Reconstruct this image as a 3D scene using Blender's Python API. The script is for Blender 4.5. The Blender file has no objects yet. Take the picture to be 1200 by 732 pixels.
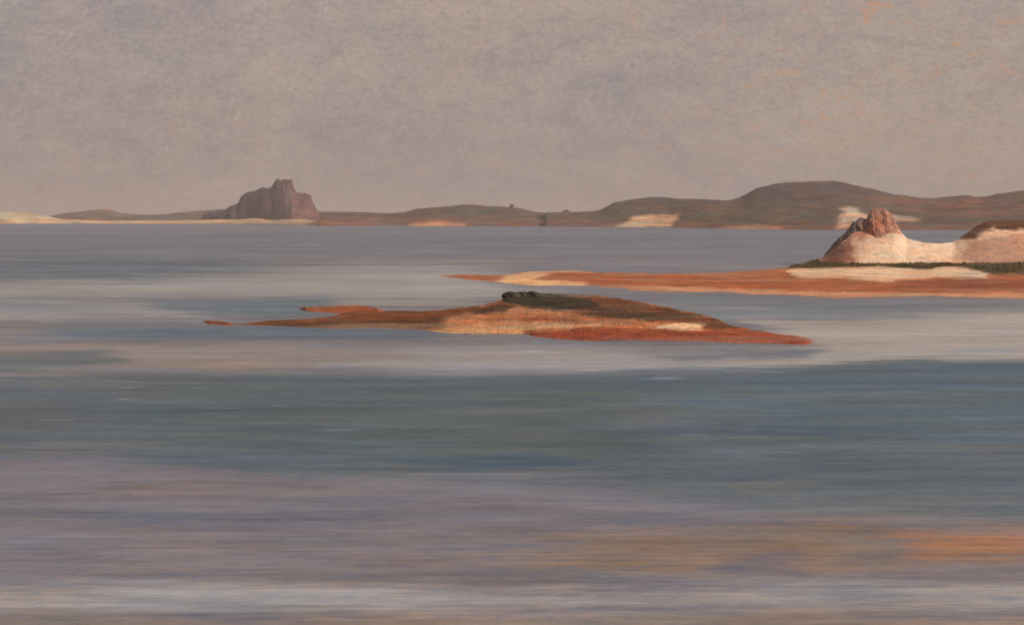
import bpy, math, random
import numpy as np
from mathutils import Vector

random.seed(7)
F = 1333.0          # focal length in photo pixels (photo 1200 wide)
HZ = 255.0          # photo row of the true horizon
CH = 15.0           # eye height above the sea, metres
C = bpy.context.scene.collection

# ------------------------------------------------------------------ numpy noise
def _hash(ix, iy, seed):
    n = (ix.astype(np.int64) * 374761393 + iy.astype(np.int64) * 668265263 + seed * 974634777) & 0xffffffff
    n = ((n ^ (n >> 13)) * 1274126177) & 0xffffffff
    n = (n ^ (n >> 16)) & 0xffffff
    return n / float(0xffffff)

def vnoise(x, y, seed=0):
    x = np.asarray(x, float); y = np.asarray(y, float)
    ix = np.floor(x); iy = np.floor(y)
    fx = x - ix; fy = y - iy
    fx = fx * fx * (3 - 2 * fx); fy = fy * fy * (3 - 2 * fy)
    a = _hash(ix, iy, seed); b = _hash(ix + 1, iy, seed)
    c = _hash(ix, iy + 1, seed); d = _hash(ix + 1, iy + 1, seed)
    return (a + (b - a) * fx) * (1 - fy) + (c + (d - c) * fx) * fy

def fbm(x, y, seed=0, octs=4, gain=.5):
    x = np.asarray(x, float); y = np.asarray(y, float)
    s = 0; a = 1; t = 0
    for o in range(octs):
        s = s + a * (vnoise(x * 2 ** o + 17.3 * o, y * 2 ** o + 9.1 * o, seed + o) * 2 - 1)
        t += a; a *= gain
    return s / t

def sm(e0, e1, v):
    t = np.clip((v - e0) / (e1 - e0), 0, 1)
    return t * t * (3 - 2 * t)

def srgb(r, g, b):
    f = lambda c: (c / 255 / 12.92) if c / 255 <= .04045 else ((c / 255 + .055) / 1.055) ** 2.4
    return np.array([f(r), f(g), f(b)])

def curve(pts):
    pts = sorted(pts)
    xs = [p[0] for p in pts]; ys = [p[1] for p in pts]
    return lambda x: np.interp(x, xs, ys)

def smooth(a, k):
    p = np.concatenate([np.full(k, a[0]), a, np.full(k, a[-1])]); w = np.hanning(2 * k + 1); w /= w.sum()
    return np.convolve(p, w, 'valid')

# signed distance (positive inside) to a polygon, y stretched by ky
def poly_sd(px, py, poly, ky=2.0):
    P = np.array(poly, float); P[:, 1] *= ky
    y = py * ky; x = px
    inside = np.zeros(x.shape, bool); dmin = np.full(x.shape, 1e9)
    n = len(P)
    for i in range(n):
        x1, y1 = P[i]; x2, y2 = P[(i + 1) % n]
        cond = ((y1 > y) != (y2 > y))
        with np.errstate(divide='ignore', invalid='ignore'):
            xi = (x2 - x1) * (y - y1) / (y2 - y1 + 1e-12) + x1
        inside ^= cond & (x < xi)
        dx, dy = x2 - x1, y2 - y1
        t = np.clip(((x - x1) * dx + (y - y1) * dy) / (dx * dx + dy * dy + 1e-9), 0, 1)
        dmin = np.minimum(dmin, np.hypot(x - x1 - t * dx, y - y1 - t * dy))
    return np.where(inside, dmin, -dmin)

def paint(px, py, base, zones, seed=0, wob=(6, 1.6), freq=(.035, .35), tone=1.0):
    """colour and zone index of surface points; zones = (name, polygon, colour, softness)."""
    col = np.tile(np.asarray(base, float), (px.size, 1)); zid = np.zeros(px.size, int)
    wx = px + wob[0] * fbm(px * freq[0], py * freq[1], seed + 50, 4)
    wy = py + wob[1] * fbm(px * freq[0], py * freq[1], seed + 80, 4)
    st = fbm(px * freq[0] * 1.6, py * freq[1] * 3.0, seed + 120, 4, .7)
    for k, (name, poly, c, soft) in enumerate(zones):
        sd = poly_sd(wx, wy, poly)
        w = sm(-soft * 1.5, soft * 1.5, sd + soft * 1.3 * st)
        col = col * (1 - w[:, None]) + np.asarray(c)[None] * w[:, None]
        zid[w > .5] = k + 1
    s1 = fbm(px * freq[0] * 1.1, py * freq[1] * 2.4, seed + 140, 5, .65); s2 = fbm(px * freq[0] * .7, py * freq[1] * 1.5, seed + 160, 4, .6)
    col = col * (1 + tone * .55 * s1)[:, None]
    hue = np.array([1.0, -.15, -.9])[None] * (tone * .42 * s2)[:, None]
    return col * (1 + hue), zid

# ------------------------------------------------------------------ materials
def new_mat(name):
    m = bpy.data.materials.new(name); m.use_nodes = True
    nt = m.node_tree; nt.nodes.clear()
    return m, nt, nt.nodes, nt.links

def N(nt, t, **kw):
    n = nt.nodes.new(t)
    for k, v in kw.items():
        if k in n.inputs: n.inputs[k].default_value = v
        else: setattr(n, k, v)
    return n

def mixc(nt, fac, a, b, blend='MIX'):
    n = nt.nodes.new('ShaderNodeMix'); n.data_type = 'RGBA'; n.blend_type = blend
    for s, v in ((n.inputs[0], fac), (n.inputs[6], a), (n.inputs[7], b)):
        if hasattr(v, 'is_output'): nt.links.new(v, s)
        else: s.default_value = v
    return n.outputs[2]

def mapped(nt, vec, scale, rot=(0, 0, 0)):
    m = N(nt, 'ShaderNodeMapping'); m.inputs['Scale'].default_value = scale; m.inputs['Rotation'].default_value = rot
    nt.links.new(vec, m.inputs['Vector']); return m.outputs[0]

def noise(nt, vec, scale=1, detail=5, rough=.55, dist=0):
    n = N(nt, 'ShaderNodeTexNoise'); n.inputs['Scale'].default_value = scale; n.inputs['Detail'].default_value = detail
    n.inputs['Roughness'].default_value = rough; n.inputs['Distortion'].default_value = dist
    nt.links.new(vec, n.inputs['Vector']); return n.outputs['Fac']

def rng(nt, v, a, b, c, d):
    n = N(nt, 'ShaderNodeMapRange'); n.inputs[1].default_value = a; n.inputs[2].default_value = b
    n.inputs[3].default_value = c; n.inputs[4].default_value = d; nt.links.new(v, n.inputs[0]); return n.outputs[0]

def math_(nt, op, a, b):
    n = N(nt, 'ShaderNodeMath', operation=op)
    for s, v in ((n.inputs[0], a), (n.inputs[1], b)):
        if hasattr(v, 'is_output'): nt.links.new(v, s)
        else: s.default_value = v
    return n.outputs[0]

def land_mat(name, unit, stretch=5.0, var=.35, bump=.5, warm=(.27, .13, .075), pale=(.55, .42, .31), rough=.9):
    """dry ground: colour from the Col attribute, drawn-out streaks and grain at size `unit` metres."""
    m, nt, nd, lk = new_mat(name)
    out = N(nt, 'ShaderNodeOutputMaterial'); p = N(nt, 'ShaderNodeBsdfPrincipled')
    geo = N(nt, 'ShaderNodeNewGeometry'); pos = geo.outputs['Position']
    at = N(nt, 'ShaderNodeAttribute', attribute_name='Col')
    u = 1.0 / unit
    n1 = noise(nt, mapped(nt, pos, (u / stretch, u * .6, u * 2)), 1, 6, .6, .4)
    n2 = noise(nt, mapped(nt, pos, (u / stretch * .35, u * .2, u)), 1, 5, .55, .6)
    n3 = noise(nt, mapped(nt, pos, (u * 3, u * 3, u * 3)), 1, 4, .6)
    c = at.outputs['Color']
    dark = mixc(nt, 1, c, (.52, .50, .52, 1), 'MULTIPLY')
    c = mixc(nt, rng(nt, n1, .52, .70, 0, var * 1.6), c, dark)
    c = mixc(nt, rng(nt, n2, .53, .68, 0, var), c, (*warm, 1))
    c = mixc(nt, rng(nt, n2, .47, .34, 0, var * .8), c, (*pale, 1))
    g = mixc(nt, 1, c, (.8, .78, .78, 1), 'MULTIPLY')
    c = mixc(nt, rng(nt, n3, .40, .62, 0, 1), c, g)
    lk.new(c, p.inputs['Base Color']); p.inputs['Roughness'].default_value = rough
    p.inputs['Specular IOR Level'].default_value = .2
    h = math_(nt, 'ADD', math_(nt, 'MULTIPLY', n1, 1.0), math_(nt, 'MULTIPLY', n3, .5))
    b = N(nt, 'ShaderNodeBump'); b.inputs['Strength'].default_value = bump; b.inputs['Distance'].default_value = unit * .35
    lk.new(h, b.inputs['Height']); lk.new(b.outputs[0], p.inputs['Normal'])
    lk.new(p.outputs[0], out.inputs['Surface']); return m

M_ISLET = land_mat('islet_ground', 1.6, 6, .34, .5)
M_SPIT = land_mat('spit_ground', 1.8, 8, .38, .6)
M_DUNE = land_mat('dune_sand', 3.0, 2.5, .16, .3, warm=(.55, .38, .27), pale=(.70, .56, .44))
M_ROCK = land_mat('crag_rock', 1.6, 1.0, .30, .9, warm=(.24, .14, .10), pale=(.42, .31, .25))
M_FAR = land_mat('far_hills', 22, 5, .30, .6, warm=(.16, .07, .045), pale=(.14, .115, .09))
M_FARSAND = land_mat('far_sand', 14, 6, .25, .4, warm=(.55, .36, .24), pale=(.68, .56, .42))
M_CRAG = land_mat('far_crag', 11, .8, .35, .9, warm=(.16, .075, .06), pale=(.16, .12, .11))

# ------------------------------------------------------------------ objects
def tag(o, label, cat, group=None, kind=None):
    o['label'] = label
    o['category'] = cat
    if group: o['group'] = group
    if kind: o['kind'] = kind
    return o

def link(name, me, parent=None):
    o = bpy.data.objects.new(name, me); C.objects.link(o)
    if parent: o.parent = parent
    return o

def build_mesh(name, V, Fc, mat, col=None, nrm=None, origin=(0, 0, 0)):
    me = bpy.data.meshes.new(name)
    V = np.asarray(V, float) - np.asarray(origin, float)
    me.from_pydata(V.tolist(), [], np.asarray(Fc).tolist() if not isinstance(Fc, list) else Fc)
    me.materials.append(mat)
    me.polygons.foreach_set('use_smooth', [True] * len(me.polygons))
    if col is not None:
        a = me.color_attributes.new('Col', 'FLOAT_COLOR', 'POINT')
        a.data.foreach_set('color', np.hstack([np.clip(col, 0, 1), np.ones((len(V), 1))]).astype(np.float32).ravel())
    me.update()
    if nrm is not None:
        me.normals_split_custom_set_from_vertices([tuple(n) for n in nrm])
    return me

def grid_faces(nx, ny):
    i = np.arange(nx - 1)[None, :] + np.zeros((ny - 1, 1), int); j = np.arange(ny - 1)[:, None]
    a = j * nx + i
    return np.stack([a, a + 1, a + 1 + nx, a + nx], -1).reshape(-1, 4)

def grid_normals(V, nx, ny):
    G = V.reshape(ny, nx, 3)
    dx = np.gradient(G, axis=1); dy = np.gradient(G, axis=0)
    n = np.cross(dx, dy); n /= (np.linalg.norm(n, axis=-1, keepdims=True) + 1e-9)
    n[n[..., 2] < 0] *= -1
    return n.reshape(-1, 3)

def project(V):
    return 600 + V[:, 0] * F / V[:, 1], HZ + (CH - V[:, 2]) * F / V[:, 1]

def split_parts(V, nx, ny, col, zid, names, mats, parent, origin, labels=None):
    """one mesh per named zone of a height field, sharing borders and normals."""
    Fc = grid_faces(nx, ny); nr = grid_normals(V, nx, ny)
    zn = np.array([names.index(n) for n in names])
    fz = zid[Fc[:, 0]].reshape(ny - 1, nx - 1)
    def components():
        lab = -np.ones(fz.shape, int); comps = []
        for j0 in range(ny - 1):
            for i0 in range(nx - 1):
                if lab[j0, i0] >= 0: continue
                z = fz[j0, i0]; k = len(comps); lab[j0, i0] = k; st = [(j0, i0)]; cells = []; nb = {}
                while st:
                    j, i = st.pop(); cells.append((j, i))
                    for a, b in ((j + 1, i), (j - 1, i), (j, i + 1), (j, i - 1)):
                        if 0 <= a < ny - 1 and 0 <= b < nx - 1:
                            if fz[a, b] == z:
                                if lab[a, b] < 0: lab[a, b] = k; st.append((a, b))
                            else: nb[fz[a, b]] = nb.get(fz[a, b], 0) + 1
                comps.append((z, cells, nb))
        return comps
    limit = fz.size // 120
    for _ in range(3):
        comps = components(); big = sum(1 for c in comps if len(c[1]) >= limit)
        if big == len(comps): break
        for z, cells, nb in sorted(comps, key=lambda c: len(c[1])):
            if len(cells) < limit and nb:
                t = max(nb, key=nb.get)
                for j, i in cells: fz[j, i] = t
    for z, cells, nb in components():
        if len(cells) < 8: continue
        c = np.array(cells); sel = Fc[c[:, 0] * (nx - 1) + c[:, 1]]
        used = np.unique(sel); remap = -np.ones(len(V), int); remap[used] = np.arange(len(used))
        me = build_mesh(names[z], V[used], remap[sel], mats[z], col[used], nr[used], origin)
        o = link(names[z], me, parent)
        if labels and labels.get(names[z]): o['label'] = labels[names[z]]

def thing(name, origin, label, cat, group=None, kind=None):
    o = bpy.data.objects.new(name, None); C.objects.link(o); o.location = origin
    o.empty_display_size = 1
    return tag(o, label, cat, group, kind)

# landform: per column a front foot, a crest with real height, and a back foot
def ridge(xs, d_f, d_c, H, back, nt=60, nb=18, z0=-.35, shape=1.0, base=None):
    """xs photo columns; d_f/d_c front and crest distance; H crest height; returns verts, nx, ny, t."""
    tf = np.linspace(0, 1, nt); tb = np.linspace(0, 1, nb + 1)[1:]
    rows = []; T = []
    b0 = np.full(xs.shape, z0) if base is None else base
    for t in tf:
        d = d_f + (d_c - d_f) * t
        rows.append((d, b0 + (H - b0) * (t ** shape))); T.append(t)
    for t in tb:
        d = d_c + back * t
        rows.append((d, H + (b0 - H) * (t * t * (3 - 2 * t)))); T.append(1 + t)
    D = np.array([r[0] for r in rows]); Z = np.array([r[1] for r in rows])
    T = np.array(T)[:, None] + np.zeros_like(D)
    X = (xs[None, :] - 600) * D / F
    return X, D, Z, T

def dist(y, h=0.0):
    return (CH - h) * F / (np.asarray(y, float) - HZ)

# ================================================================== ISLET
xs = np.linspace(262, 953, 760)
yf = curve([(262, 380.6), (290, 381.8), (320, 383), (387, 386), (420, 387), (493, 387.5), (503, 390), (530, 393), (612, 392.5), (630, 396),
            (682, 401), (735, 400), (805, 401.5), (875, 404), (946, 405), (953, 402)])(xs)
yt = curve([(262, 380.2), (283, 379.2), (300, 377.5), (317, 375), (353, 375), (375, 373), (392, 370.5), (402, 366.5), (420, 364.5), (443, 364.5), (503, 365), (530, 362.5), (570, 358),
            (587, 352), (596, 347.5), (610, 346), (647, 345), (710, 348), (735, 352), (770, 359), (808, 366), (840, 374), (857, 382), (896, 389), (930, 393.5), (946, 395.5), (950, 397), (953, 400)])(xs)
Hc = curve([(262, 0.02), (283, .12), (300, .25), (353, .55), (397, .8), (503, 1.0), (570, 1.8), (600, 2.8), (650, 3.0), (735, 2.5), (808, 1.7), (860, .9), (900, .6), (945, .4), (950, .3), (953, .02)])(xs)
ytn = 1.3 * fbm(xs * .07, xs * 0, 5, 5, .6) * np.clip((xs - 270) / 60, 0, 1)
yfn = 1.1 * fbm(xs * .11, xs * 0, 6, 5, .65) * np.clip((953 - xs) / 40, 0, 1) * np.clip((xs - 262) / 30, 0, 1)
yf = smooth(yf, 10); yt = smooth(yt, 6)
df = dist(yf); dc = np.maximum(dist(smooth(yt, 10), smooth(Hc, 20)), df + 1.0); dc = smooth(dc, 24)
Hc = np.maximum(CH + (HZ - yt) * dc / F, .02)
back = curve([(262, 1.5), (400, 6), (600, 14), (740, 12), (900, 4), (953, 1.5)])(xs)
X, D, Z, T = ridge(xs, df, dc, Hc, back, 100, 24, -.25, .8)
D = D + (dist(yf + yfn) - df)[None] * np.clip(1 - T, 0, 1) ** 4; X = (xs[None] - 600) * D / F
Z = Z - (ytn * dc / F)[None] * np.exp(-((T - 1) / .10) ** 2)
mask = np.clip(np.minimum(T, 2 - T) * 4, 0, 1) * np.clip(Hc, .15, 2)[None, :]
inner = np.clip((1 - np.abs(T - .5) * 2), 0, 1)
Z = Z + mask * (.16 * fbm(X * .35, D * .9, 3, 5) + .10 * np.abs(fbm(X * .8, D * 2.2, 9, 3))) + inner * .12 * fbm(X * .12, D * .5, 21, 3)
V = np.stack([X, D, Z], -1).reshape(-1, 3)
px, py = project(V)
brown = srgb(122, 76, 48); rust = srgb(166, 92, 60); redr = srgb(154, 76, 50); darkb = srgb(80, 60, 42); olive = srgb(56, 54, 40)
orange = srgb(194, 132, 92); cream = srgb(212, 168, 122); pale = srgb(246, 210, 170)
Z_IS = [
 ('rock_ledge', [(250, 370), (400, 356), (560, 352), (560, 380), (500, 387), (470, 394), (380, 396), (250, 394)], brown, 4),
 ('rock_ledge', [(300, 379), (420, 377), (515, 372), (560, 362), (545, 371), (500, 382), (380, 383)], srgb(96, 60, 42), 3),
 ('sand_bank', [(520, 372), (560, 364), (600, 361), (640, 360), (672, 367), (690, 374), (720, 377), (800, 376), (800, 386), (700, 388), (560, 388), (520, 380)], orange, 4),
 ('pale_sand', [(497, 390), (520, 384), (570, 382), (640, 379), (705, 379), (700, 383), (640, 384.5), (618, 390), (612, 398), (520, 397)], cream, 4),
 ('rust_rock', [(618, 388), (690, 384), (770, 386), (850, 386), (905, 389), (955, 394), (955, 408), (860, 408), (690, 406), (625, 400)], redr, 3),
 ('rust_rock', [(790, 374), (850, 380), (910, 388), (860, 391), (800, 383)], rust, 3),
 ('brown_crest', [(560, 374), (640, 371), (700, 375), (760, 380), (700, 380), (620, 376)], srgb(158, 96, 64), 3),
 ('brown_crest', [(640, 343), (715, 346), (780, 359), (845, 373), (868, 384), (838, 386), (800, 377), (740, 375), (690, 371), (650, 358)], srgb(114, 74, 50), 3),
 ('brown_crest', [(690, 359), (760, 366), (815, 371), (790, 375), (730, 374), (690, 368)], darkb, 3),
 ('weed_crest', [(586, 354), (592, 344), (640, 341), (690, 349), (702, 360), (660, 364), (610, 359)], olive, 3),
 ('weed_patch', [(548, 362), (584, 355), (602, 358), (595, 366), (570, 368), (552, 366)], srgb(96, 66, 44), 3),
 ('shell_sand', [(768, 382.5), (785, 379.5), (815, 379.5), (828, 381.5), (820, 385), (786, 386)], pale, 3),
]
col, zid = paint(px, py, srgb(186, 118, 78), Z_IS, 11, wob=(10, 2.4), freq=(.05, .4), tone=1.1)
names = ['sand_bank'] + [z[0] for z in Z_IS]
uniq = []
for n in names:
    if n not in uniq: uniq.append(n)
zz = np.array([uniq.index(names[k]) for k in range(len(names))])[zid]
org = (float(np.mean(X)), float(np.mean(D)), 0)
islet = thing('rocky_islet', org, 'long low islet of rust and brown rock with cream sand, alone in mid water', 'islet')
split_parts(V, len(xs), len(Z), col, zz, uniq, [M_ISLET] * len(uniq), islet, org,
            {'weed_crest': 'dark olive weedy crest', 'shell_sand': 'pale patch of sand', 'rust_rock': 'red rust rock at the water line'})

def small_reef(name, pts_t, pts_f, H, label, cat, colr, seed, group=None, mat=None):
    x0 = pts_t[0][0]; x1 = pts_t[-1][0]
    xs = np.linspace(x0, x1, 150)
    e = np.clip(np.minimum(xs - x0, x1 - xs) / 8, 0, 1)
    yf = curve(pts_f)(xs); yt = curve(pts_t)(xs) + .5 * fbm(xs * .12, xs * 0, seed, 3)
    Hh = H * e + .02
    df = dist(yf); dc = np.maximum(dist(yt, Hh), df + .6)
    X, D, Z, T = ridge(xs, df, dc, Hh, 1.0 + 3 * e, 30, 12, -.2, .8)
    Z = Z + np.clip(np.minimum(T, 2 - T) * 4, 0, 1) * e[None] * .10 * fbm(X * .6, D * 1.6, seed, 4)
    V = np.stack([X, D, Z], -1).reshape(-1, 3)
    px, py = project(V)
    col, _ = paint(px, py, colr[0], [('a', colr[2], colr[1], 3)] if len(colr) > 2 else [], seed)
    org = (float(X.mean()), float(D.mean()), 0)
    me = build_mesh(name, V, grid_faces(len(xs), len(Z)), mat or M_ISLET, col, grid_normals(V, len(xs), len(Z)), org)
    o = link(name, me); o.location = org
    return tag(o, label, cat, group)

small_reef('reef', [(238, 375.5), (253, 376), (276, 379.5)], [(238, 380), (262, 381.5), (276, 381.5)], .3,
           'smallest sliver of brown reef, off the left tip of the long islet', 'reef', [srgb(140, 84, 54)], 31)
small_reef('reef', [(350, 360.5), (377, 358.5), (420, 357.5), (437, 360), (450, 364)], [(350, 363), (380, 367), (397, 368.5), (430, 368), (450, 366)], .5,
           'narrow brown reef just behind the left arm of the long islet', 'reef', [srgb(158, 94, 60)], 33)

# boulders on the islet crest
def lump(name, cx, d, z, r, seed, colr, label, cat, group, squash=(1, 1, .8), mat=None):
    import bmesh
    bm = bmesh.new(); bmesh.ops.create_icosphere(bm, subdivisions=4, radius=1)
    V = np.array([v.co[:] for v in bm.verts]); Fc = [[v.index for v in f.verts] for f in bm.faces]; bm.free()
    n = .28 * fbm(V[:, 0] * 1.6 + V[:, 2] * 1.3 + seed, V[:, 1] * 1.6 - V[:, 2] + seed, seed, 4) + .10 * fbm(V[:, 0] * 5 + V[:, 2] * 4, V[:, 1] * 5, seed + 3, 3)
    V = V * (1 + n)[:, None]
    V[:, 2] = np.where(V[:, 2] < -.35, -.35 + (V[:, 2] + .35) * .3, V[:, 2])
    V = V * np.array(squash) * r
    me = build_mesh(name, V, Fc, mat or M_ROCK, np.tile(colr, (len(V), 1)))
    o = link(name, me); o.location = (((cx - 600) * d / F), d, z)
    return tag(o, label, cat, group)

def islet_top(x):
    k = int(np.argmin(np.abs(np.linspace(262, 953, 760) - x)))
    return ISX[0][k], ISX[1][k]
ISX = (dc.copy(), Hc.copy())
gcol = srgb(58, 60, 48)
for (bx, br, sd, lab) in ((599, .95, 1, 'tall dark green boulder at the left end of the islet crest'),
                          (612, .75, 2, 'middle dark boulder of the clump on the islet crest'),
                          (624, .80, 3, 'dark boulder on the islet crest where the ridge starts to fall to the right'),):
    dd, hh = islet_top(bx); br *= 1.25
    lump('boulder', bx, dd - .3, hh + .05, br, sd, gcol, lab, 'boulder', 'boulders on the islet crest', (1.15, 1.2, .62))

# ================================================================== SPIT / PENINSULA
xs = np.linspace(512, 1640, 1150)
yf = curve([(512, 325.5), (540, 328), (560, 330.5), (586, 333), (626, 338), (654, 337), (700, 337.5), (728, 340), (770, 345.5), (840, 345), (875, 347),
            (927, 350.5), (980, 353), (1095, 350), (1200, 353), (1260, 354), (1450, 352), (1640, 340)])(xs)
yt = curve([(512, 324), (540, 321.5), (586, 322.5), (620, 319), (665, 317), (705, 320), (800, 321), (840, 320), (880, 317.5), (910, 315),
            (930, 312), (945, 308), (960, 305), (1010, 304), (1260, 303)])(xs)
Hc = curve([(512, .02), (530, .2), (586, .5), (665, .9), (840, .9), (920, 1.2), (960, 1.8), (1260, 2.2), (1500, 1.8), (1640, .02)])(xs)
yt = yt + .9 * fbm(xs * .06, xs * 0, 15, 5, .6); yf = yf + 1.2 * fbm(xs * .06, xs * 0, 25, 5, .65)
df = dist(yf); dc = np.maximum(dist(yt, Hc), df + 2)
back = curve([(512, 2), (700, 12), (920, 20), (1000, 90), (1260, 110)])(xs)
X, D, Z, T = ridge(xs, df, dc, Hc, back, 130, 30, -.3, .7)
mask = np.clip(np.minimum(T, 2 - T) * 4, 0, 1)
Z = Z + mask * np.clip(Hc, .1, 1)[None] * (.22 * fbm(X * .12, D * .3, 41, 5) + .12 * np.abs(fbm(X * .5, D * 1., 43, 3)))
SPIT = (xs.copy(), X, D, Z)
V = np.stack([X, D, Z], -1).reshape(-1, 3); px, py = project(V)
sand1 = srgb(244, 212, 180)
Z_SP = [
 ('orange_shore', [(505, 318), (600, 320), (700, 334), (800, 337), (950, 343), (1700, 344), (1700, 366), (500, 366)], srgb(208, 142, 104), 4),
 ('orange_shore', [(505, 318), (590, 318), (590, 330), (505, 330)], srgb(196, 116, 72), 3),
 ('pale_beach', [(582, 329), (600, 321), (640, 315), (700, 317), (655, 325), (690, 333), (690, 342), (586, 340)], srgb(242, 196, 150), 4),
 ('rust_flat', [(628, 324), (650, 319), (700, 319), (710, 324), (670, 328), (630, 327)], srgb(172, 102, 68), 3),
 ('rust_flat', [(660, 329), (760, 322), (880, 325), (925, 318), (940, 326), (990, 326), (1035, 332), (1110, 326), (1700, 325), (1700, 345), (1100, 345), (950, 343), (800, 338), (730, 334)], srgb(176, 104, 66), 4),
 ('rust_flat', [(1045, 334), (1100, 327), (1700, 329), (1700, 338), (1100, 340)], srgb(156, 88, 60), 4),
 ('orange_shore', [(730, 336), (840, 337), (950, 342), (1100, 343), (1700, 345), (1700, 350), (950, 347), (780, 342)], srgb(224, 164, 124), 4),
 ('white_beach', [(922, 315), (962, 313), (1030, 310), (1105, 311), (1160, 318), (1160, 326), (1105, 325), (1062, 326), (1035, 331), (987, 324), (932, 325)], sand1, 3),
 ('grassy_ground', [(918, 315), (945, 305), (962, 298), (1700, 298), (1700, 321), (1168, 322), (1120, 312), (1090, 315), (1030, 311), (990, 314), (950, 314)], srgb(92, 76, 50), 3),
]
col, zid = paint(px, py, srgb(188, 122, 84), Z_SP, 21, wob=(10, 2.2), freq=(.04, .4), tone=.9)
back_sel = (np.repeat(np.array([[1]]), 1)).sum()
names = ['rust_flat'] + [z[0] for z in Z_SP]; uniq = []
for n in names:
    if n not in uniq: uniq.append(n)
zz = np.array([uniq.index(n) for n in names])[zid]
org = (float(np.mean(X)), float(np.mean(D)), 0)
spit = thing('shore_spit', org, 'long flat orange and rust spit running left from the sandy dune', 'spit')
split_parts(V, len(xs), len(Z), col, zz, uniq, [M_SPIT] * len(uniq), spit, org,
            {'white_beach': 'band of pale cream sand below the grass', 'grassy_ground': 'dark grassy strip at the foot of the dune'})

def spit_z(x, d):
    _, X, D, Zz = SPIT
    k = int(np.clip(round((x - 512) / (1640 - 512) * 1149), 0, 1149))
    return float(np.interp(d, D[:, k], Zz[:, k]))

# ---- dune behind the grass
xs = np.linspace(955, 1570, 760)
base_z = 1.2
yb = curve([(955, 309), (990, 311), (1270, 311)])(xs)
yt = curve([(955, 308), (967, 300), (978, 291), (990, 281), (1000, 273), (1015, 267), (1035, 263), (1048, 264), (1056, 272), (1062, 279.5), (1080, 284), (1100, 285.5), (1118, 284),
            (1130, 275), (1145, 264), (1157, 259), (1175, 258), (1200, 257.5), (1270, 262), (1350, 268), (1460, 284), (1570, 309)])(xs)
df = smooth(dist(yb, base_z), 20) + 2; dc = df + smooth(curve([(955, 6), (1000, 22), (1040, 26), (1070, 18), (1100, 17), (1150, 26), (1270, 34), (1570, 20)])(xs), 30)
yt = smooth(yt, 6)
yt = yt + .5 * fbm(xs * .09, xs * 0, 61, 4)
Hc = CH + (HZ - yt) * dc / F
X, D, Z, T = ridge(xs, df, dc, Hc, 34 + 0 * xs, 90, 34, 0, 1.05, base=np.full(xs.shape, base_z))
mask = np.clip(np.minimum(T, 2 - T) * 3, 0, 1)
gul = fbm((X + D * .8) * .16, (D - X * .5) * .09, 62, 4)
Z = Z + mask * (np.clip(1 - T, 0, 1) * .9 * gul + .12 * fbm(X * .6, D * .5, 64, 4)) * curve([(955, .2), (985, 1), (1500, 1), (1570, .1)])(xs)[None]
DUNE = (xs.copy(), X, D, Z)
V = np.stack([X, D, Z], -1).reshape(-1, 3); px, py = project(V)
Z_DU = [
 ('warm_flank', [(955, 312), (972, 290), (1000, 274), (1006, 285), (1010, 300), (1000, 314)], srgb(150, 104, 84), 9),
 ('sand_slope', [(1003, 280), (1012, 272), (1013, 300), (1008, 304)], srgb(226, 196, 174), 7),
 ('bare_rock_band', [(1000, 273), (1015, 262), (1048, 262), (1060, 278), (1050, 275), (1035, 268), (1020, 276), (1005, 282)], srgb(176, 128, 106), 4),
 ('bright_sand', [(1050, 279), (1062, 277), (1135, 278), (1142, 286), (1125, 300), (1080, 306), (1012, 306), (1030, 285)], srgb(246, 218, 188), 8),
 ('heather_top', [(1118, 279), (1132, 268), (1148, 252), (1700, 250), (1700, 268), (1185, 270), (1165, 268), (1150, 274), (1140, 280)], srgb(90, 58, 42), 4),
 ('mauve_soil', [(1135, 284), (1170, 276), (1700, 272), (1700, 315), (1150, 312), (1120, 306)], srgb(192, 152, 130), 8),  # mauve pink ground below the heather
]
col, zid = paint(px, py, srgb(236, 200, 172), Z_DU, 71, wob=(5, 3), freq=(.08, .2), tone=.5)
names = ['sand_slope'] + ['warm_flank', 'sand_slope', 'sand_slope', 'bright_sand', 'heather_top', 'pink_soil']
uniq = []
for n in names:
    if n not in uniq: uniq.append(n)
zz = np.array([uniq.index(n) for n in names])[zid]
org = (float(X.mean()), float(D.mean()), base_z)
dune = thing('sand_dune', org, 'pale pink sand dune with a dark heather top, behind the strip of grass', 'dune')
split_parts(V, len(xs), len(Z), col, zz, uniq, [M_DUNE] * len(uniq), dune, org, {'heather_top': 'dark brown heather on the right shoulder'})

# ---- twin rock peak on the dune
def craggy(name, xs, yt, yb, dfr, dcr, back, mat, base, zones, seed, label, cat, relief, fx, steep=.55, nt=90, zb=None, kind=None):
    Hc = CH + (HZ - yt) * dcr / F
    b = CH + (HZ - yb) * dfr / F if zb is None else zb + 0 * xs
    b = np.minimum(b, Hc - .2)
    dfr = smooth(dfr, len(xs) // 14)
    X, D, Z, T = ridge(xs, dfr, dcr, Hc, back, nt, 40, 0, steep, base=b)
    n1 = fbm(X * fx, Z * fx * .35, seed, 5); n2 = np.abs(fbm(X * fx * 2.3, D * fx * 2, seed + 5, 4))
    m = np.clip(np.minimum(T, 1.6 - T) * 3, 0, 1)
    D2 = D + relief * 1.6 * n1 * m * np.clip((1 - T) * 3, 0, 1)
    X2 = X * D2 / D
    Z = Z + relief * .30 * fbm(X * fx * 1.7, D * fx * 1.3, seed + 9, 4) * m - relief * .25 * n2 * m
    V = np.stack([X2, D2, Z], -1).reshape(-1, 3); px, py = project(V)
    col, zid = paint(px, py, base, zones, seed, wob=(2, 2), freq=(.2, .2))
    org = (float(X2.mean()), float(D2.mean()), float(b.min()))
    me = build_mesh(name, V, grid_faces(len(xs), len(Z)), mat, col, grid_normals(V, len(xs), len(Z)), org)
    o = link(name, me); o.location = org
    return tag(o, label, cat, None, kind)

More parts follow.
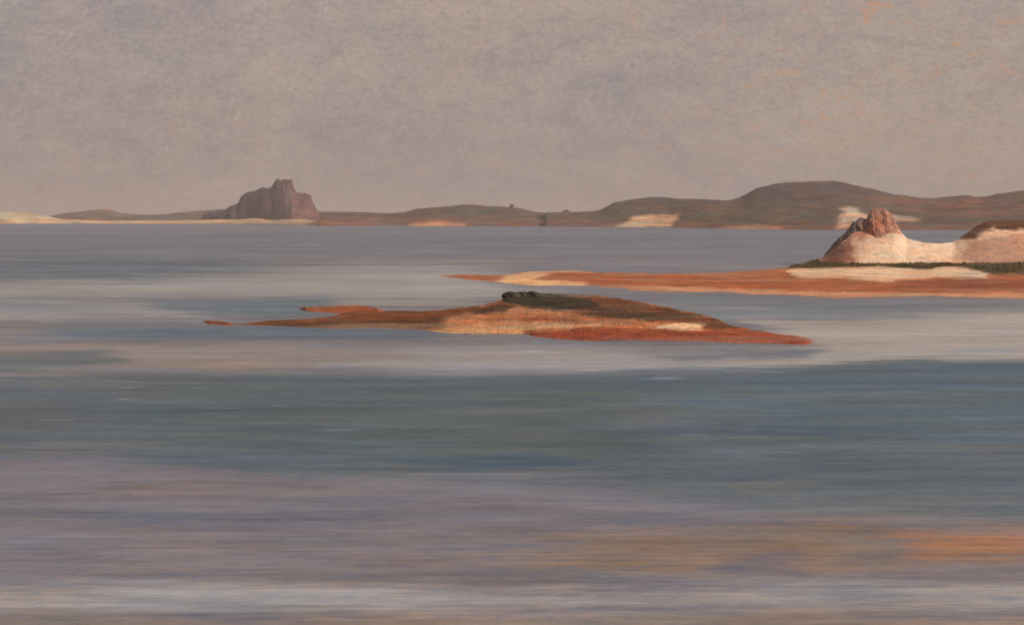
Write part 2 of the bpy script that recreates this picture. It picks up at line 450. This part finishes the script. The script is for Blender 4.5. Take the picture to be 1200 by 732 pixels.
xs = np.linspace(963, 1060, 300)
yt = curve([(963, 304), (967, 297), (975, 287), (985, 277), (993, 269), (1000, 260), (1005, 256), (1010, 254.5), (1014, 256.5), (1016, 256), (1019, 248), (1022, 244.5), (1027, 242.5), (1037, 243.5),
            (1042, 247), (1047, 253), (1050, 260), (1054, 267), (1060, 277)])(xs)
yb = yt + curve([(963, 12), (975, 16), (1000, 30), (1012, 34), (1030, 42), (1048, 34), (1060, 14)])(xs)
dcr = 355 + 0 * xs
dfr = dcr - curve([(963, 3), (985, 5), (1005, 7), (1018, 9), (1030, 10), (1045, 8), (1060, 3)])(xs)
craggy('rock_peak', xs, yt + 1.1 * fbm(xs * .25, xs * 0, 3, 4), yb, dfr, dcr, 14 + 0 * xs, M_ROCK, srgb(172, 132, 114),
       [('a', [(960, 310), (960, 290), (1000, 250), (1016, 250), (1008, 268), (985, 290), (975, 305)], srgb(120, 108, 112), 4),  # blue-grey shadow of the left flank, painted into the rock colour
        ('b', [(1018, 262), (1025, 252), (1035, 252), (1045, 262), (1035, 274), (1022, 272)], srgb(178, 126, 104), 4)], 77,
       'twin-headed brown rock peak jutting from the top of the sand dune', 'rock', 1.7, .3, .5, zb=1.0)

# ---- grass on the strip
def grass(name, n, region, hgt, colr, seed, label):
    R = random.Random(seed); Vs = []; Fs = []; Cs = []
    c0 = np.array(colr)
    for i in range(n):
        x, y = region(R)
        if float(fbm(np.array([x * .05]), np.array([y * .35]), 3, 3)[0]) < -.12 and R.random() < .85: continue
        h0 = 1.4
        d = float(dist(y, h0)); z = spit_z(x, d); X0 = (x - 600) * d / F
        k = R.uniform(.5, 1.3); cc = c0 * R.uniform(.6, 1.5) + np.array([.02, .01, 0]) * R.random()
        for b in range(4):
            a = R.uniform(0, 6.28); w = R.uniform(.06, .14); ln = hgt * k * R.uniform(.5, 1.1); lean = R.uniform(.1, .6) * ln
            bx = X0 + R.uniform(-.4, .4); by = d + R.uniform(-.4, .4); i0 = len(Vs)
            ca, sa = math.cos(a), math.sin(a)
            Vs += [(bx - w * ca, by - w * sa, z - .1), (bx + w * ca, by + w * sa, z - .1), (bx + lean * sa, by - lean * ca, z + ln)]
            Fs.append([i0, i0 + 1, i0 + 2]); Cs += [cc, cc, cc]
    V = np.array(Vs); org = (float(V[:, 0].mean()), float(V[:, 1].mean()), 1.5)
    me = build_mesh(name, V, Fs, M_GRASS, np.array(Cs), None, org)
    o = link(name, me); o.location = org; return tag(o, label, 'grass', None, 'stuff')
m, nt, nd, lk = new_mat('marram_grass'); M_GRASS = m
out = N(nt, 'ShaderNodeOutputMaterial'); p = N(nt, 'ShaderNodeBsdfPrincipled'); at = N(nt, 'ShaderNodeAttribute', attribute_name='Col')
lk.new(at.outputs['Color'], p.inputs['Base Color']); p.inputs['Roughness'].default_value = .8; lk.new(p.outputs[0], out.inputs['Surface'])
gt = curve([(925, 312.5), (945, 308), (960, 305), (975, 307), (995, 309), (1012, 306), (1030, 304.5), (1060, 306), (1100, 307), (1137, 309), (1170, 306), (1220, 305)])
gb = curve([(925, 314), (950, 314), (987, 312), (1000, 313), (1030, 312), (1090, 315), (1107, 312), (1137, 314), (1160, 320), (1220, 320)])
def reg(R):
    while True:
        x = R.uniform(925, 1220) if R.random() < .6 else R.uniform(1025, 1115)
        if 988 < x < 996 and R.random() < .8: continue
        if x > 1110 and R.random() < .35: continue
        t = R.random(); return x, float(gt(x)) + (float(gb(x)) - float(gt(x))) * t
grass('grass', 6500, reg, .55, srgb(86, 78, 42), 5, 'dark olive rough grass in a strip between the dune and the pale beach')

# ================================================================== FAR LAND
def far_land(name, pt, pf, depth, backd, base, zones, seed, label, cat, kind, nt=60, relief=3, part_names=None, mats=None, shape=.8, ncol=500, nl=None, add=0.0):
    x0, x1 = pt[0][0], pt[-1][0]
    xs = np.linspace(x0, x1, ncol)
    yt = smooth(curve(pt)(xs), 7) + .5 * fbm(xs * .07, xs * 0, seed, 4); yf = curve(pf)(xs)
    df = dist(yf) + add; df = smooth(df, 25); dc = df + smooth((curve(depth)(xs) if isinstance(depth, list) else depth) + 0 * xs, 60)
    Hc = np.maximum(CH + (HZ - yt) * dc / F, .5)
    X, D, Z, T = ridge(xs, df, dc, Hc, backd + 0 * xs, nt, 20, -1.0, shape)
    m = np.clip(np.minimum(T * 3, (2 - T)) * 2, 0, 1) * np.clip((Hc / 25), .1, 1)[None]
    hump = np.clip(1 - np.abs(T - .5) * 2, 0, 1)
    Z = Z + m * (relief * 2.2 * hump * fbm(X * .006, D * .006, seed + 1, 4) + relief * .35 * fbm(X * .03, D * .02, seed + 3, 4)) 
    V = np.stack([X, D, Z], -1).reshape(-1, 3); px, py = project(V)
    col, zid = paint(px, py, base, zones, seed, wob=(5, 1.0), freq=(.05, .25), tone=1.3)
    names = [part_names[0] if part_names else name] + [z[0] for z in zones]; uniq = []
    for n in names:
        if n not in uniq: uniq.append(n)
    zz = np.array([uniq.index(n) for n in names])[zid]
    org = (float(X.mean()), float(D.mean()), 0)
    if part_names:
        t = thing(name, org, label, cat, None, kind)
        split_parts(V, len(xs), len(Z), col, zz, uniq, [mats.get(u, M_FAR) for u in uniq], t, org); return t
    me = build_mesh(name, V, grid_faces(len(xs), len(Z)), M_FAR, col, grid_normals(V, len(xs), len(Z)), org)
    o = link(name, me); o.location = org; return tag(o, label, cat, None, kind)

hill = srgb(110, 92, 84); hill2 = srgb(90, 78, 76); hgreen = srgb(102, 91, 76)
farsand = srgb(232, 200, 158)
# big ridge on the right, with its pale sand patches
far_land('hills', [(640, 249), (672, 247.5), (700, 246.5), (712, 242), (721, 236), (751, 233), (765, 231), (800, 233), (853, 234), (868, 231), (876, 227), (885, 221), (909, 215), (941, 213), (976, 212), (997, 216),
          (1025, 221), (1046, 228), (1077, 231), (1095, 232), (1130, 228), (1147, 230), (1175, 227), (1200, 224), (1260, 214), (1330, 217), (1500, 226), (1800, 236), (2100, 262)],
         [(640, 265.5), (780, 266.5), (850, 268), (1000, 269.5), (2100, 271)], [(640, 250), (750, 420), (950, 700), (1500, 600), (2100, 200)], 900, hgreen,
         [('heath', [(700, 236), (760, 228), (860, 232), (840, 241), (740, 243)], hill2, 5),
          ('heath', [(880, 214), (980, 208), (1060, 230), (1010, 236), (900, 236)], hill2, 6),
          ('heath', [(1000, 232), (2200, 222), (2200, 250), (1100, 252)], srgb(120, 88, 74), 8),
          ('red_earth', [(640, 258), (800, 262), (1000, 262), (2200, 266), (2200, 274), (640, 272)], srgb(132, 96, 82), 4),
          ('sand_bluff', [(723, 266), (744, 253), (797, 251), (786, 266)], srgb(226, 186, 148), 3),
          ('sand_bluff', [(984, 268), (986, 256), (991, 250), (986, 243), (997, 243), (1010, 249), (1022, 256), (1004, 259), (992, 266)], srgb(226, 196, 172), 4),
          ('sand_bluff', [(1030, 251), (1050, 252), (1078, 257), (1070, 260), (1040, 257)], srgb(214, 176, 150), 3),
          ('sand_bluff', [(840, 268), (880, 263), (915, 266), (915, 270), (840, 271)], srgb(206, 150, 116), 3)], 101,
         'broad brown green ridge rising highest behind the dune on the right', 'hills', 'structure', part_names=['hill_slope'],
         mats={'sand_bluff': M_FARSAND}, relief=7, ncol=1100, nt=90)
# low middle headland
far_land('headland', [(375, 250), (380, 248.5), (415, 248), (450, 250), (473, 249), (488, 244.5), (520, 242), (548, 239.5), (576, 242), (593, 242.5), (606, 243), (625, 248), (640, 250), (668, 256), (700, 262)],
         [(375, 265), (450, 264.5), (640, 265), (700, 266)], 330, 500, hill,
         [('heath', [(470, 250), (550, 236), (600, 240), (580, 250), (500, 254)], hgreen, 5),
          ('red_earth', [(370, 257), (700, 257), (700, 270), (370, 270)], srgb(134, 98, 84), 4),
          ('sand_shore', [(480, 264), (505, 259), (545, 262), (545, 268), (480, 268)], srgb(214, 150, 110), 3)], 131,
         'low brown headland with a gentle hump, right of the distant crag', 'headland', 'structure', part_names=['hill_slope'], mats={'sand_shore': M_FARSAND}, relief=4)
# left hills behind the strand
far_land('hills', [(40, 256), (60, 253), (75, 249.5), (100, 247), (125, 244.5), (140, 249), (160, 251), (180, 251.5), (200, 250), (230, 247), (270, 244.5), (300, 246), (380, 248), (420, 249), (470, 251)],
         [(40, 260.6), (470, 261)], 500, 500, hill, [('heath', [(80, 250), (125, 240), (160, 252), (110, 258)], srgb(134, 108, 92), 4), ('heath', [(220, 249), (280, 242), (280, 250), (220, 253)], hgreen, 3)], 151,
         'thin low brown hills behind the pale strand on the left', 'hills', 'structure', relief=4, add=60)
# pale strand
far_land('beach', [(-700, 262), (-400, 256), (-120, 250), (-20, 249), (5, 248.5), (30, 249.5), (50, 252), (75, 257), (110, 258.5), (200, 258.5), (280, 257), (300, 256), (320, 258), (345, 256.5), (365, 258), (380, 260), (388, 262.5)],
         [(-700, 261.6), (200, 261.8), (300, 262.4), (388, 263.3)], [(-700, 160), (60, 130), (120, 60), (388, 50)], 90, farsand,
         [('sand', [(-700, 259), (400, 260.5), (400, 266), (-700, 266)], srgb(222, 182, 142), 2)], 171,
         'pale yellow strand with a dune at its left end, below the distant crag', 'beach', 'structure', part_names=['sand'], mats={'sand': M_FARSAND}, relief=1.5, shape=.6)

# crag with its square top
xs = np.linspace(236, 380, 460)
yt = curve([(236, 252), (252, 248), (264, 245.5), (272, 241), (279, 238), (282, 231), (288, 226), (300, 222.5), (307, 219), (317, 218), (320, 214), (323, 210.5), (325, 209), (329, 210.5), (332, 209.5), (342, 211), (344, 218),
            (346, 223), (348, 225), (360, 227), (364, 229), (366, 236), (371, 246), (376, 250), (380, 256)])(xs)
dcr = 2950 + 0 * xs
dfr = dcr - curve([(236, 10), (285, 40), (315, 90), (338, 150), (350, 150), (366, 100), (380, 10)])(xs)
craggy('rocky_crag', xs, yt + 1.6 * fbm(xs * .22, xs * 0, 9, 5, .65), 261 + 0 * xs, dfr, dcr, 110 + 0 * xs, M_CRAG, srgb(102, 80, 86),
       [('a', [(225, 266), (230, 240), (300, 215), (325, 205), (330, 215), (310, 235), (300, 255)], srgb(66, 62, 74), 8),  # shaded left face: the shadow is darkened into the colour
        ('b', [(345, 225), (368, 225), (380, 262), (340, 262)], srgb(126, 90, 88), 8)], 207,  # sunlit right face, its reddish light put into the colour
       'steep purple brown crag with a square knob on top, above the distant strand', 'crag', 16, .016, .6, 110, zb=0.5)

# two small cairns/rocks on the far skyline
lump('skyline_rock', 600, 2330, 36, 5, 11, srgb(150, 104, 86), 'small reddish rock on the middle headland skyline', 'rock', 'rocks on the far skyline', (1, 1, 1.5), M_CRAG)
lump('skyline_rock', 664, 2190, 25, 6, 12, srgb(120, 88, 76), 'low brown rock on the skyline where the headland meets the ridge', 'rock', 'rocks on the far skyline', (1.4, 1, .8), M_CRAG)

# ================================================================== SEA
vq = np.concatenate([np.linspace(-4, -.55, 14)[:-1], np.linspace(-.55, .55, 640), np.linspace(.55, 4, 14)[1:]])
yrow = np.concatenate([np.arange(770, 440, -1.0), np.arange(440, 262, -.7), np.arange(262, 256.2, -.4)])
Yr = np.concatenate([[-250, -150, -80, -30, 0, 15, 28], dist(yrow), np.array([20000, 30000, 45000])])
OFF = 120.0
Yr = np.sort(Yr)
Y = Yr[:, None] + 0 * vq[None]
# columns fan gently so the far water keeps its detail; near rows stay wide
spread = np.maximum(np.abs(Yr), 60)[:, None]
X = vq[None] * spread * 1.0
V = np.stack([X, Y, 0 * X], -1).reshape(-1, 3)
Yc = np.maximum(V[:, 1], 5.0)
px = 600 + V[:, 0] * F / Yc; py = HZ + CH * F / Yc
def W(r, g, b): return srgb(r, g, b)
SEA = [  # (polygon, colour, softness, calm); pale calm slicks have sky reflection painted into colour
 ([(-900, 262), (2200, 262), (2200, 300), (-900, 300)], W(108, 111, 120), 10, .35),
 ([(-900, 300), (250, 302), (330, 318), (200, 330), (-900, 332)], W(92, 104, 112), 8, .25),
 ([(150, 330), (300, 318), (420, 312), (560, 316), (640, 345), (540, 356), (400, 352), (200, 350), (-900, 350), (-900, 336)], W(152, 147, 141), 14, .9),
 ([(470, 322), (515, 316), (560, 330), (590, 345), (560, 350), (470, 345)], W(160, 154, 146), 12, .95),
 ([(180, 352), (380, 350), (400, 360), (340, 372), (180, 366)], W(96, 112, 122), 8, .4),
 ([(-900, 356), (180, 354), (250, 372), (-900, 382)], W(142, 139, 136), 12, .8),
 ([(60, 384), (300, 384), (520, 392), (500, 402), (200, 398), (40, 396)], W(92, 106, 116), 8, .35),
 ([(-900, 396), (200, 402), (520, 402), (700, 412), (600, 424), (300, 432), (-900, 432)], W(142, 128, 120), 12, .8),
 ([(520, 408), (700, 404), (960, 408), (900, 438), (500, 437), (380, 430)], W(154, 149, 148), 10, .9),
 ([(700, 400), (780, 347), (1000, 355), (1250, 355), (2200, 355), (2200, 376), (1000, 378), (860, 372)], W(116, 122, 126), 8, .5),
 ([(860, 378), (1000, 376), (1180, 368), (2200, 366), (2200, 432), (1100, 421), (960, 436), (820, 432), (960, 404)], W(168, 160, 152), 8, 1),
 ([(740, 412), (860, 406), (960, 410), (940, 420), (800, 424)], W(110, 114, 120), 6, .5),
 ([(-900, 434), (30, 444), (300, 437), (470, 439), (900, 437), (1090, 420), (1130, 424), (2200, 434), (2200, 585), (900, 590), (560, 568), (300, 560), (-900, 545)], W(90, 100, 106), 7, .1),
 ([(-900, 418), (110, 412), (150, 424), (40, 436), (-900, 440)], W(100, 106, 108), 6, .3),
 ([(700, 440), (1100, 424), (2200, 440), (2200, 510), (900, 515)], W(82, 99, 108), 18, .05),
 ([(200, 452), (700, 448), (760, 530), (420, 545), (160, 500)], W(84, 97, 100), 20, .05),
 ([(440, 538), (620, 532), (700, 545), (560, 552)], W(70, 90, 108), 8, .2),
 ([(-900, 548), (120, 532), (300, 560), (700, 566), (860, 590), (1200, 600), (2200, 600), (2200, 900), (-900, 900)], W(123, 116, 121), 24, .45),
 ([(640, 566), (860, 560), (1100, 580), (1220, 580), (1200, 612), (900, 600)], W(96, 104, 108), 12, .35),
 ([(560, 634), (900, 612), (1240, 618), (1240, 660), (860, 678), (640, 666), (480, 655)], W(128, 114, 106), 34, .3),
 ([(600, 645), (760, 636), (860, 645), (980, 622), (1010, 640), (960, 668), (820, 668), (640, 662)], W(142, 116, 98), 22, .25),
 ([(1060, 626), (1240, 622), (1240, 650), (1090, 652)], W(164, 114, 84), 22, .2),
 ([(840, 652), (935, 648), (930, 676), (850, 678)], W(116, 106, 108), 10, .3),
 ([(-900, 690), (200, 684), (500, 692), (900, 686), (2200, 680), (2200, 716), (500, 716), (-900, 730)], W(156, 148, 144), 22, .9),
 ([(-900, 760), (0, 716), (300, 728), (800, 716), (2200, 722), (2200, 900), (-900, 900)], W(142, 124, 112), 14, .35),
]
col = np.tile(W(116, 112, 116), (len(V), 1)); calm = np.full(len(V), .4)
SEA_TINT = (1.0, 1.17, 1.36)
ly = np.log(Yc); ax = V[:, 0] / Yc * 3        # long streaks that widen with distance as wind lanes do
st = fbm(ax * 2.6, ly * 40, 400, 5, .7)
wx = px + 40 * fbm(px * .008, py * .12, 300, 4); wy = py + 4.0 * fbm(px * .007, py * .10, 320, 4)
for poly, c, soft, cm in SEA:
    sf = soft * 1.6 + 8
    w = sm(-sf, sf, poly_sd(wx, wy, poly, 3.0) + sf * 1.5 * st)
    col = col * (1 - w[:, None]) + c[None] * w[:, None]; calm = calm * (1 - w) + cm * w
s1 = fbm(ax * 3.2, ly * 55, 420, 5, .7); s2 = fbm(ax * 2.2, ly * 26, 440, 5, .6); s3 = fbm(ax * 1.4, ly * 12, 460, 4, .5)
col = col * (1 + .28 * s1 + .20 * s3)[:, None]
col = col * (1 + np.array([.9, .1, -.7])[None] * (.24 * s2)[:, None])
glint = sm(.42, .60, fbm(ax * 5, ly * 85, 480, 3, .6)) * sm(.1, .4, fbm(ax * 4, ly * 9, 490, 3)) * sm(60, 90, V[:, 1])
col = col + glint[:, None] * .10  # glints of light painted into the water colour
col = col * np.array(SEA_TINT)[None]; calm = np.clip(calm + .5 * s1, 0, 1)
me = bpy.data.meshes.new('sea')
fc = grid_faces(len(vq), len(Yr))
me.from_pydata(V.tolist(), [], fc.tolist())
a = me.color_attributes.new('Col', 'FLOAT_COLOR', 'POINT')
a.data.foreach_set('color', np.hstack([col, calm[:, None]]).astype(np.float32).ravel())
me.polygons.foreach_set('use_smooth', [True] * len(me.polygons)); me.update()
sea = link('sea', me); tag(sea, 'calm grey blue sea with pale slicks and an orange shoal close by', 'sea', None, 'structure')
m, nt, nd, lk = new_mat('sea_water'); me.materials.append(m)
out = N(nt, 'ShaderNodeOutputMaterial'); p = N(nt, 'ShaderNodeBsdfPrincipled')
geo = N(nt, 'ShaderNodeNewGeometry'); pos = geo.outputs['Position']; at = N(nt, 'ShaderNodeAttribute', attribute_name='Col')
s1 = noise(nt, mapped(nt, pos, (.10, 2.6, 1), (0, 0, .012)), 1, 8, .74, .5)        # fine streaks close by
s2 = noise(nt, mapped(nt, pos, (.03, .34, 1), (0, 0, -.01)), 1, 9, .74, .6)
s3 = noise(nt, mapped(nt, pos, (.008, .040, 1)), 1, 9, .72, .5)                    # far wind lanes
c = at.outputs['Color']
gr = noise(nt, mapped(nt, pos, (5, 9, 1)), 1, 5, .75, 0)
gr2 = noise(nt, mapped(nt, pos, (.8, 1.6, 1)), 1, 5, .75, 0)
c = mixc(nt, rng(nt, gr, .45, .62, 0, .55), c, mixc(nt, 1, c, (1.35, 1.2, 1.05, 1), 'MULTIPLY'))
c = mixc(nt, rng(nt, gr2, .52, .36, 0, .6), c, mixc(nt, 1, c, (.66, .78, .92, 1), 'MULTIPLY'))
c = mixc(nt, rng(nt, s1, .51, .62, 0, .42), c, mixc(nt, 1, c, (1.38, 1.34, 1.28, 1), 'MULTIPLY'))
c = mixc(nt, rng(nt, s1, .49, .38, 0, .42), c, mixc(nt, 1, c, (.66, .72, .78, 1), 'MULTIPLY'))
c = mixc(nt, rng(nt, s2, .51, .62, 0, .4), c, mixc(nt, 1, c, (1.35, 1.22, 1.10, 1), 'MULTIPLY'))
c = mixc(nt, rng(nt, s2, .49, .38, 0, .35), c, mixc(nt, 1, c, (.62, .76, .86, 1), 'MULTIPLY'))
c = mixc(nt, rng(nt, s3, .50, .68, 0, .5), c, mixc(nt, 1, c, (1.3, 1.26, 1.2, 1), 'MULTIPLY'))
c = mixc(nt, rng(nt, s3, .48, .32, 0, .5), c, mixc(nt, 1, c, (.75, .82, .90, 1), 'MULTIPLY'))
lk.new(c, p.inputs['Base Color'])
lk.new(rng(nt, at.outputs['Alpha'], 0, 1, .42, .30), p.inputs['Roughness'])
lk.new(rng(nt, at.outputs['Alpha'], 0, 1, .10, .30), p.inputs['Specular IOR Level'])
p.inputs['IOR'].default_value = 1.33
w1 = noise(nt, mapped(nt, pos, (.5, 2.2, 1)), 1, 5, .6, .3); w2 = noise(nt, mapped(nt, pos, (.08, .4, 1)), 1, 4, .5, .4)
hgt = math_(nt, 'ADD', math_(nt, 'MULTIPLY', w1, .12), math_(nt, 'MULTIPLY', w2, .5))
b = N(nt, 'ShaderNodeBump'); b.inputs['Strength'].default_value = .55; b.inputs['Distance'].default_value = 1.0
lk.new(hgt, b.inputs['Height']); lk.new(b.outputs[0], p.inputs['Normal']); lk.new(p.outputs[0], out.inputs['Surface'])

# ================================================================== HAZE
def box(name, lo, hi):
    v = [(x, y, z) for x in (lo[0], hi[0]) for y in (lo[1], hi[1]) for z in (lo[2], hi[2])]
    f = [(0, 1, 3, 2), (4, 6, 7, 5), (0, 4, 5, 1), (2, 3, 7, 6), (0, 2, 6, 4), (1, 5, 7, 3)]
    me = bpy.data.meshes.new(name); me.from_pydata(v, [], f); return link(name, me)
HAZE = True
if HAZE:
    hz = box('haze', (-190000, -900, -3), (190000, 46000, 165)); tag(hz, 'thin warm haze over the whole bay', 'haze', None, 'stuff')
    m, nt, nd, lk = new_mat('haze_air'); out = N(nt, 'ShaderNodeOutputMaterial'); v = N(nt, 'ShaderNodeVolumePrincipled')
    v.inputs['Color'].default_value = (.90, .84, .84, 1); v.inputs['Density'].default_value = 1.15e-4; v.inputs['Anisotropy'].default_value = 0
    lk.new(v.outputs[0], out.inputs['Volume']); hz.data.materials.append(m)

# ================================================================== SKY, SUN, CAMERA
SUN_EL = 30; SUN_AZ = math.radians(118)   # clockwise from +Y (ahead): from the right and a little behind
dirv = Vector((math.sin(SUN_AZ) * math.cos(math.radians(SUN_EL)), math.cos(SUN_AZ) * math.cos(math.radians(SUN_EL)), math.sin(math.radians(SUN_EL))))
sl = bpy.data.lights.new('sun', 'SUN'); sl.energy = 3.4; sl.angle = math.radians(.6); sl.color = (1, .84, .70)
so = bpy.data.objects.new('sun', sl); C.objects.link(so); so.rotation_euler = dirv.to_track_quat('Z', 'Y').to_euler(); so.location = dirv * 400

w = bpy.data.worlds.new('World'); bpy.context.scene.world = w; w.use_nodes = True
nt = w.node_tree; nt.nodes.clear(); lk = nt.links
out = N(nt, 'ShaderNodeOutputWorld'); bg = N(nt, 'ShaderNodeBackground')
sky = N(nt, 'ShaderNodeTexSky', sky_type='NISHITA'); sky.sun_disc = False
sky.sun_elevation = math.radians(SUN_EL); sky.sun_rotation = SUN_AZ; sky.air_density = 1.5; sky.dust_density = 4
tc = N(nt, 'ShaderNodeTexCoord'); g = tc.outputs['Generated']
# overcast sheet: broad mauve and peach patches with fine brushed wisps
cl = noise(nt, mapped(nt, g, (2.2, 2.2, 4.5), (0, .3, 0)), 1.6, 6, .6, .6)
cf = noise(nt, mapped(nt, g, (16, 16, 46), (0, .6, 0)), 1, 6, .7, 1.0)
cg = noise(nt, mapped(nt, g, (70, 70, 60), (0, -.7, .3)), 1, 6, .75, .5)
S = 10.7   # Background strength is .1
def K(r, g_, b, k=1.0): v = srgb(r, g_, b) * S * k; return (float(v[0]), float(v[1]), float(v[2]), 1)
c = mixc(nt, rng(nt, cl, .40, .60, 0, 1), K(152, 138, 137), K(170, 152, 140))
cm = noise(nt, mapped(nt, g, (9, 9, 12), (0, .5, .2)), 1, 6, .6, .5)
c = mixc(nt, rng(nt, cm, .52, .72, 0, .45), c, K(176, 150, 130))
c = mixc(nt, rng(nt, cm, .48, .30, 0, .4), c, K(140, 136, 138))
c = mixc(nt, rng(nt, cf, .48, .68, 0, .4), c, K(174, 158, 150))
c = mixc(nt, rng(nt, cf, .50, .32, 0, .4), c, K(134, 124, 128))
c = mixc(nt, rng(nt, cg, .50, .68, 0, .25), c, K(182, 160, 142))
c = mixc(nt, rng(nt, cg, .50, .32, 0, .22), c, K(132, 124, 130))
ch = noise(nt, mapped(nt, g, (200, 200, 330), (0, .9, 0)), 1, 4, .8, .3)
c = mixc(nt, rng(nt, ch, .50, .68, 0, .32), c, K(186, 172, 162))
c = mixc(nt, rng(nt, ch, .50, .34, 0, .4), c, K(128, 118, 120))
fl = noise(nt, mapped(nt, g, (30, 30, 40), (0, .8, 0)), 1, 5, .75, 1.6)
vd = N(nt, 'ShaderNodeVectorMath', operation='DISTANCE'); lk.new(g, vd.inputs[0]); vd.inputs[1].default_value = (.34, .92, .15)
big = rng(nt, vd.outputs['Value'], .08, .36, 1, .18)
flk = math_(nt, 'MULTIPLY', rng(nt, fl, .57, .70, 0, .8), big)
c = mixc(nt, flk, c, K(196, 138, 100))
vl = N(nt, 'ShaderNodeVectorMath', operation='DISTANCE'); lk.new(g, vl.inputs[0]); vl.inputs[1].default_value = (-.22, .96, .13)
wi = noise(nt, mapped(nt, g, (46, 46, 20), (0, .5, .2)), 1, 5, .8, 1.0)
c = mixc(nt, math_(nt, 'MULTIPLY', rng(nt, wi, .60, .70, 0, .5), rng(nt, vl.outputs['Value'], .06, .34, 1, 0)), c, K(196, 186, 182))
c = mixc(nt, .93, sky.outputs[0], c)
lk.new(c, bg.inputs['Color']); bg.inputs['Strength'].default_value = .1; lk.new(bg.outputs[0], out.inputs['Surface'])

cam = bpy.data.cameras.new('camera'); co = bpy.data.objects.new('camera', cam); C.objects.link(co)
co.location = (0, 0, CH); co.rotation_euler = (math.radians(90), 0, 0)
cam.sensor_width = 36; cam.lens = 36 * F / 1200; cam.shift_y = -(366 - HZ) / 1200
cam.clip_start = .5; cam.clip_end = 400000
sc = bpy.context.scene; sc.camera = co
sc.view_settings.view_transform = 'Standard'; sc.view_settings.look = 'None'; sc.view_settings.exposure = 0; sc.view_settings.gamma = 1
sc.render.resolution_x = 1024; sc.render.resolution_y = 624
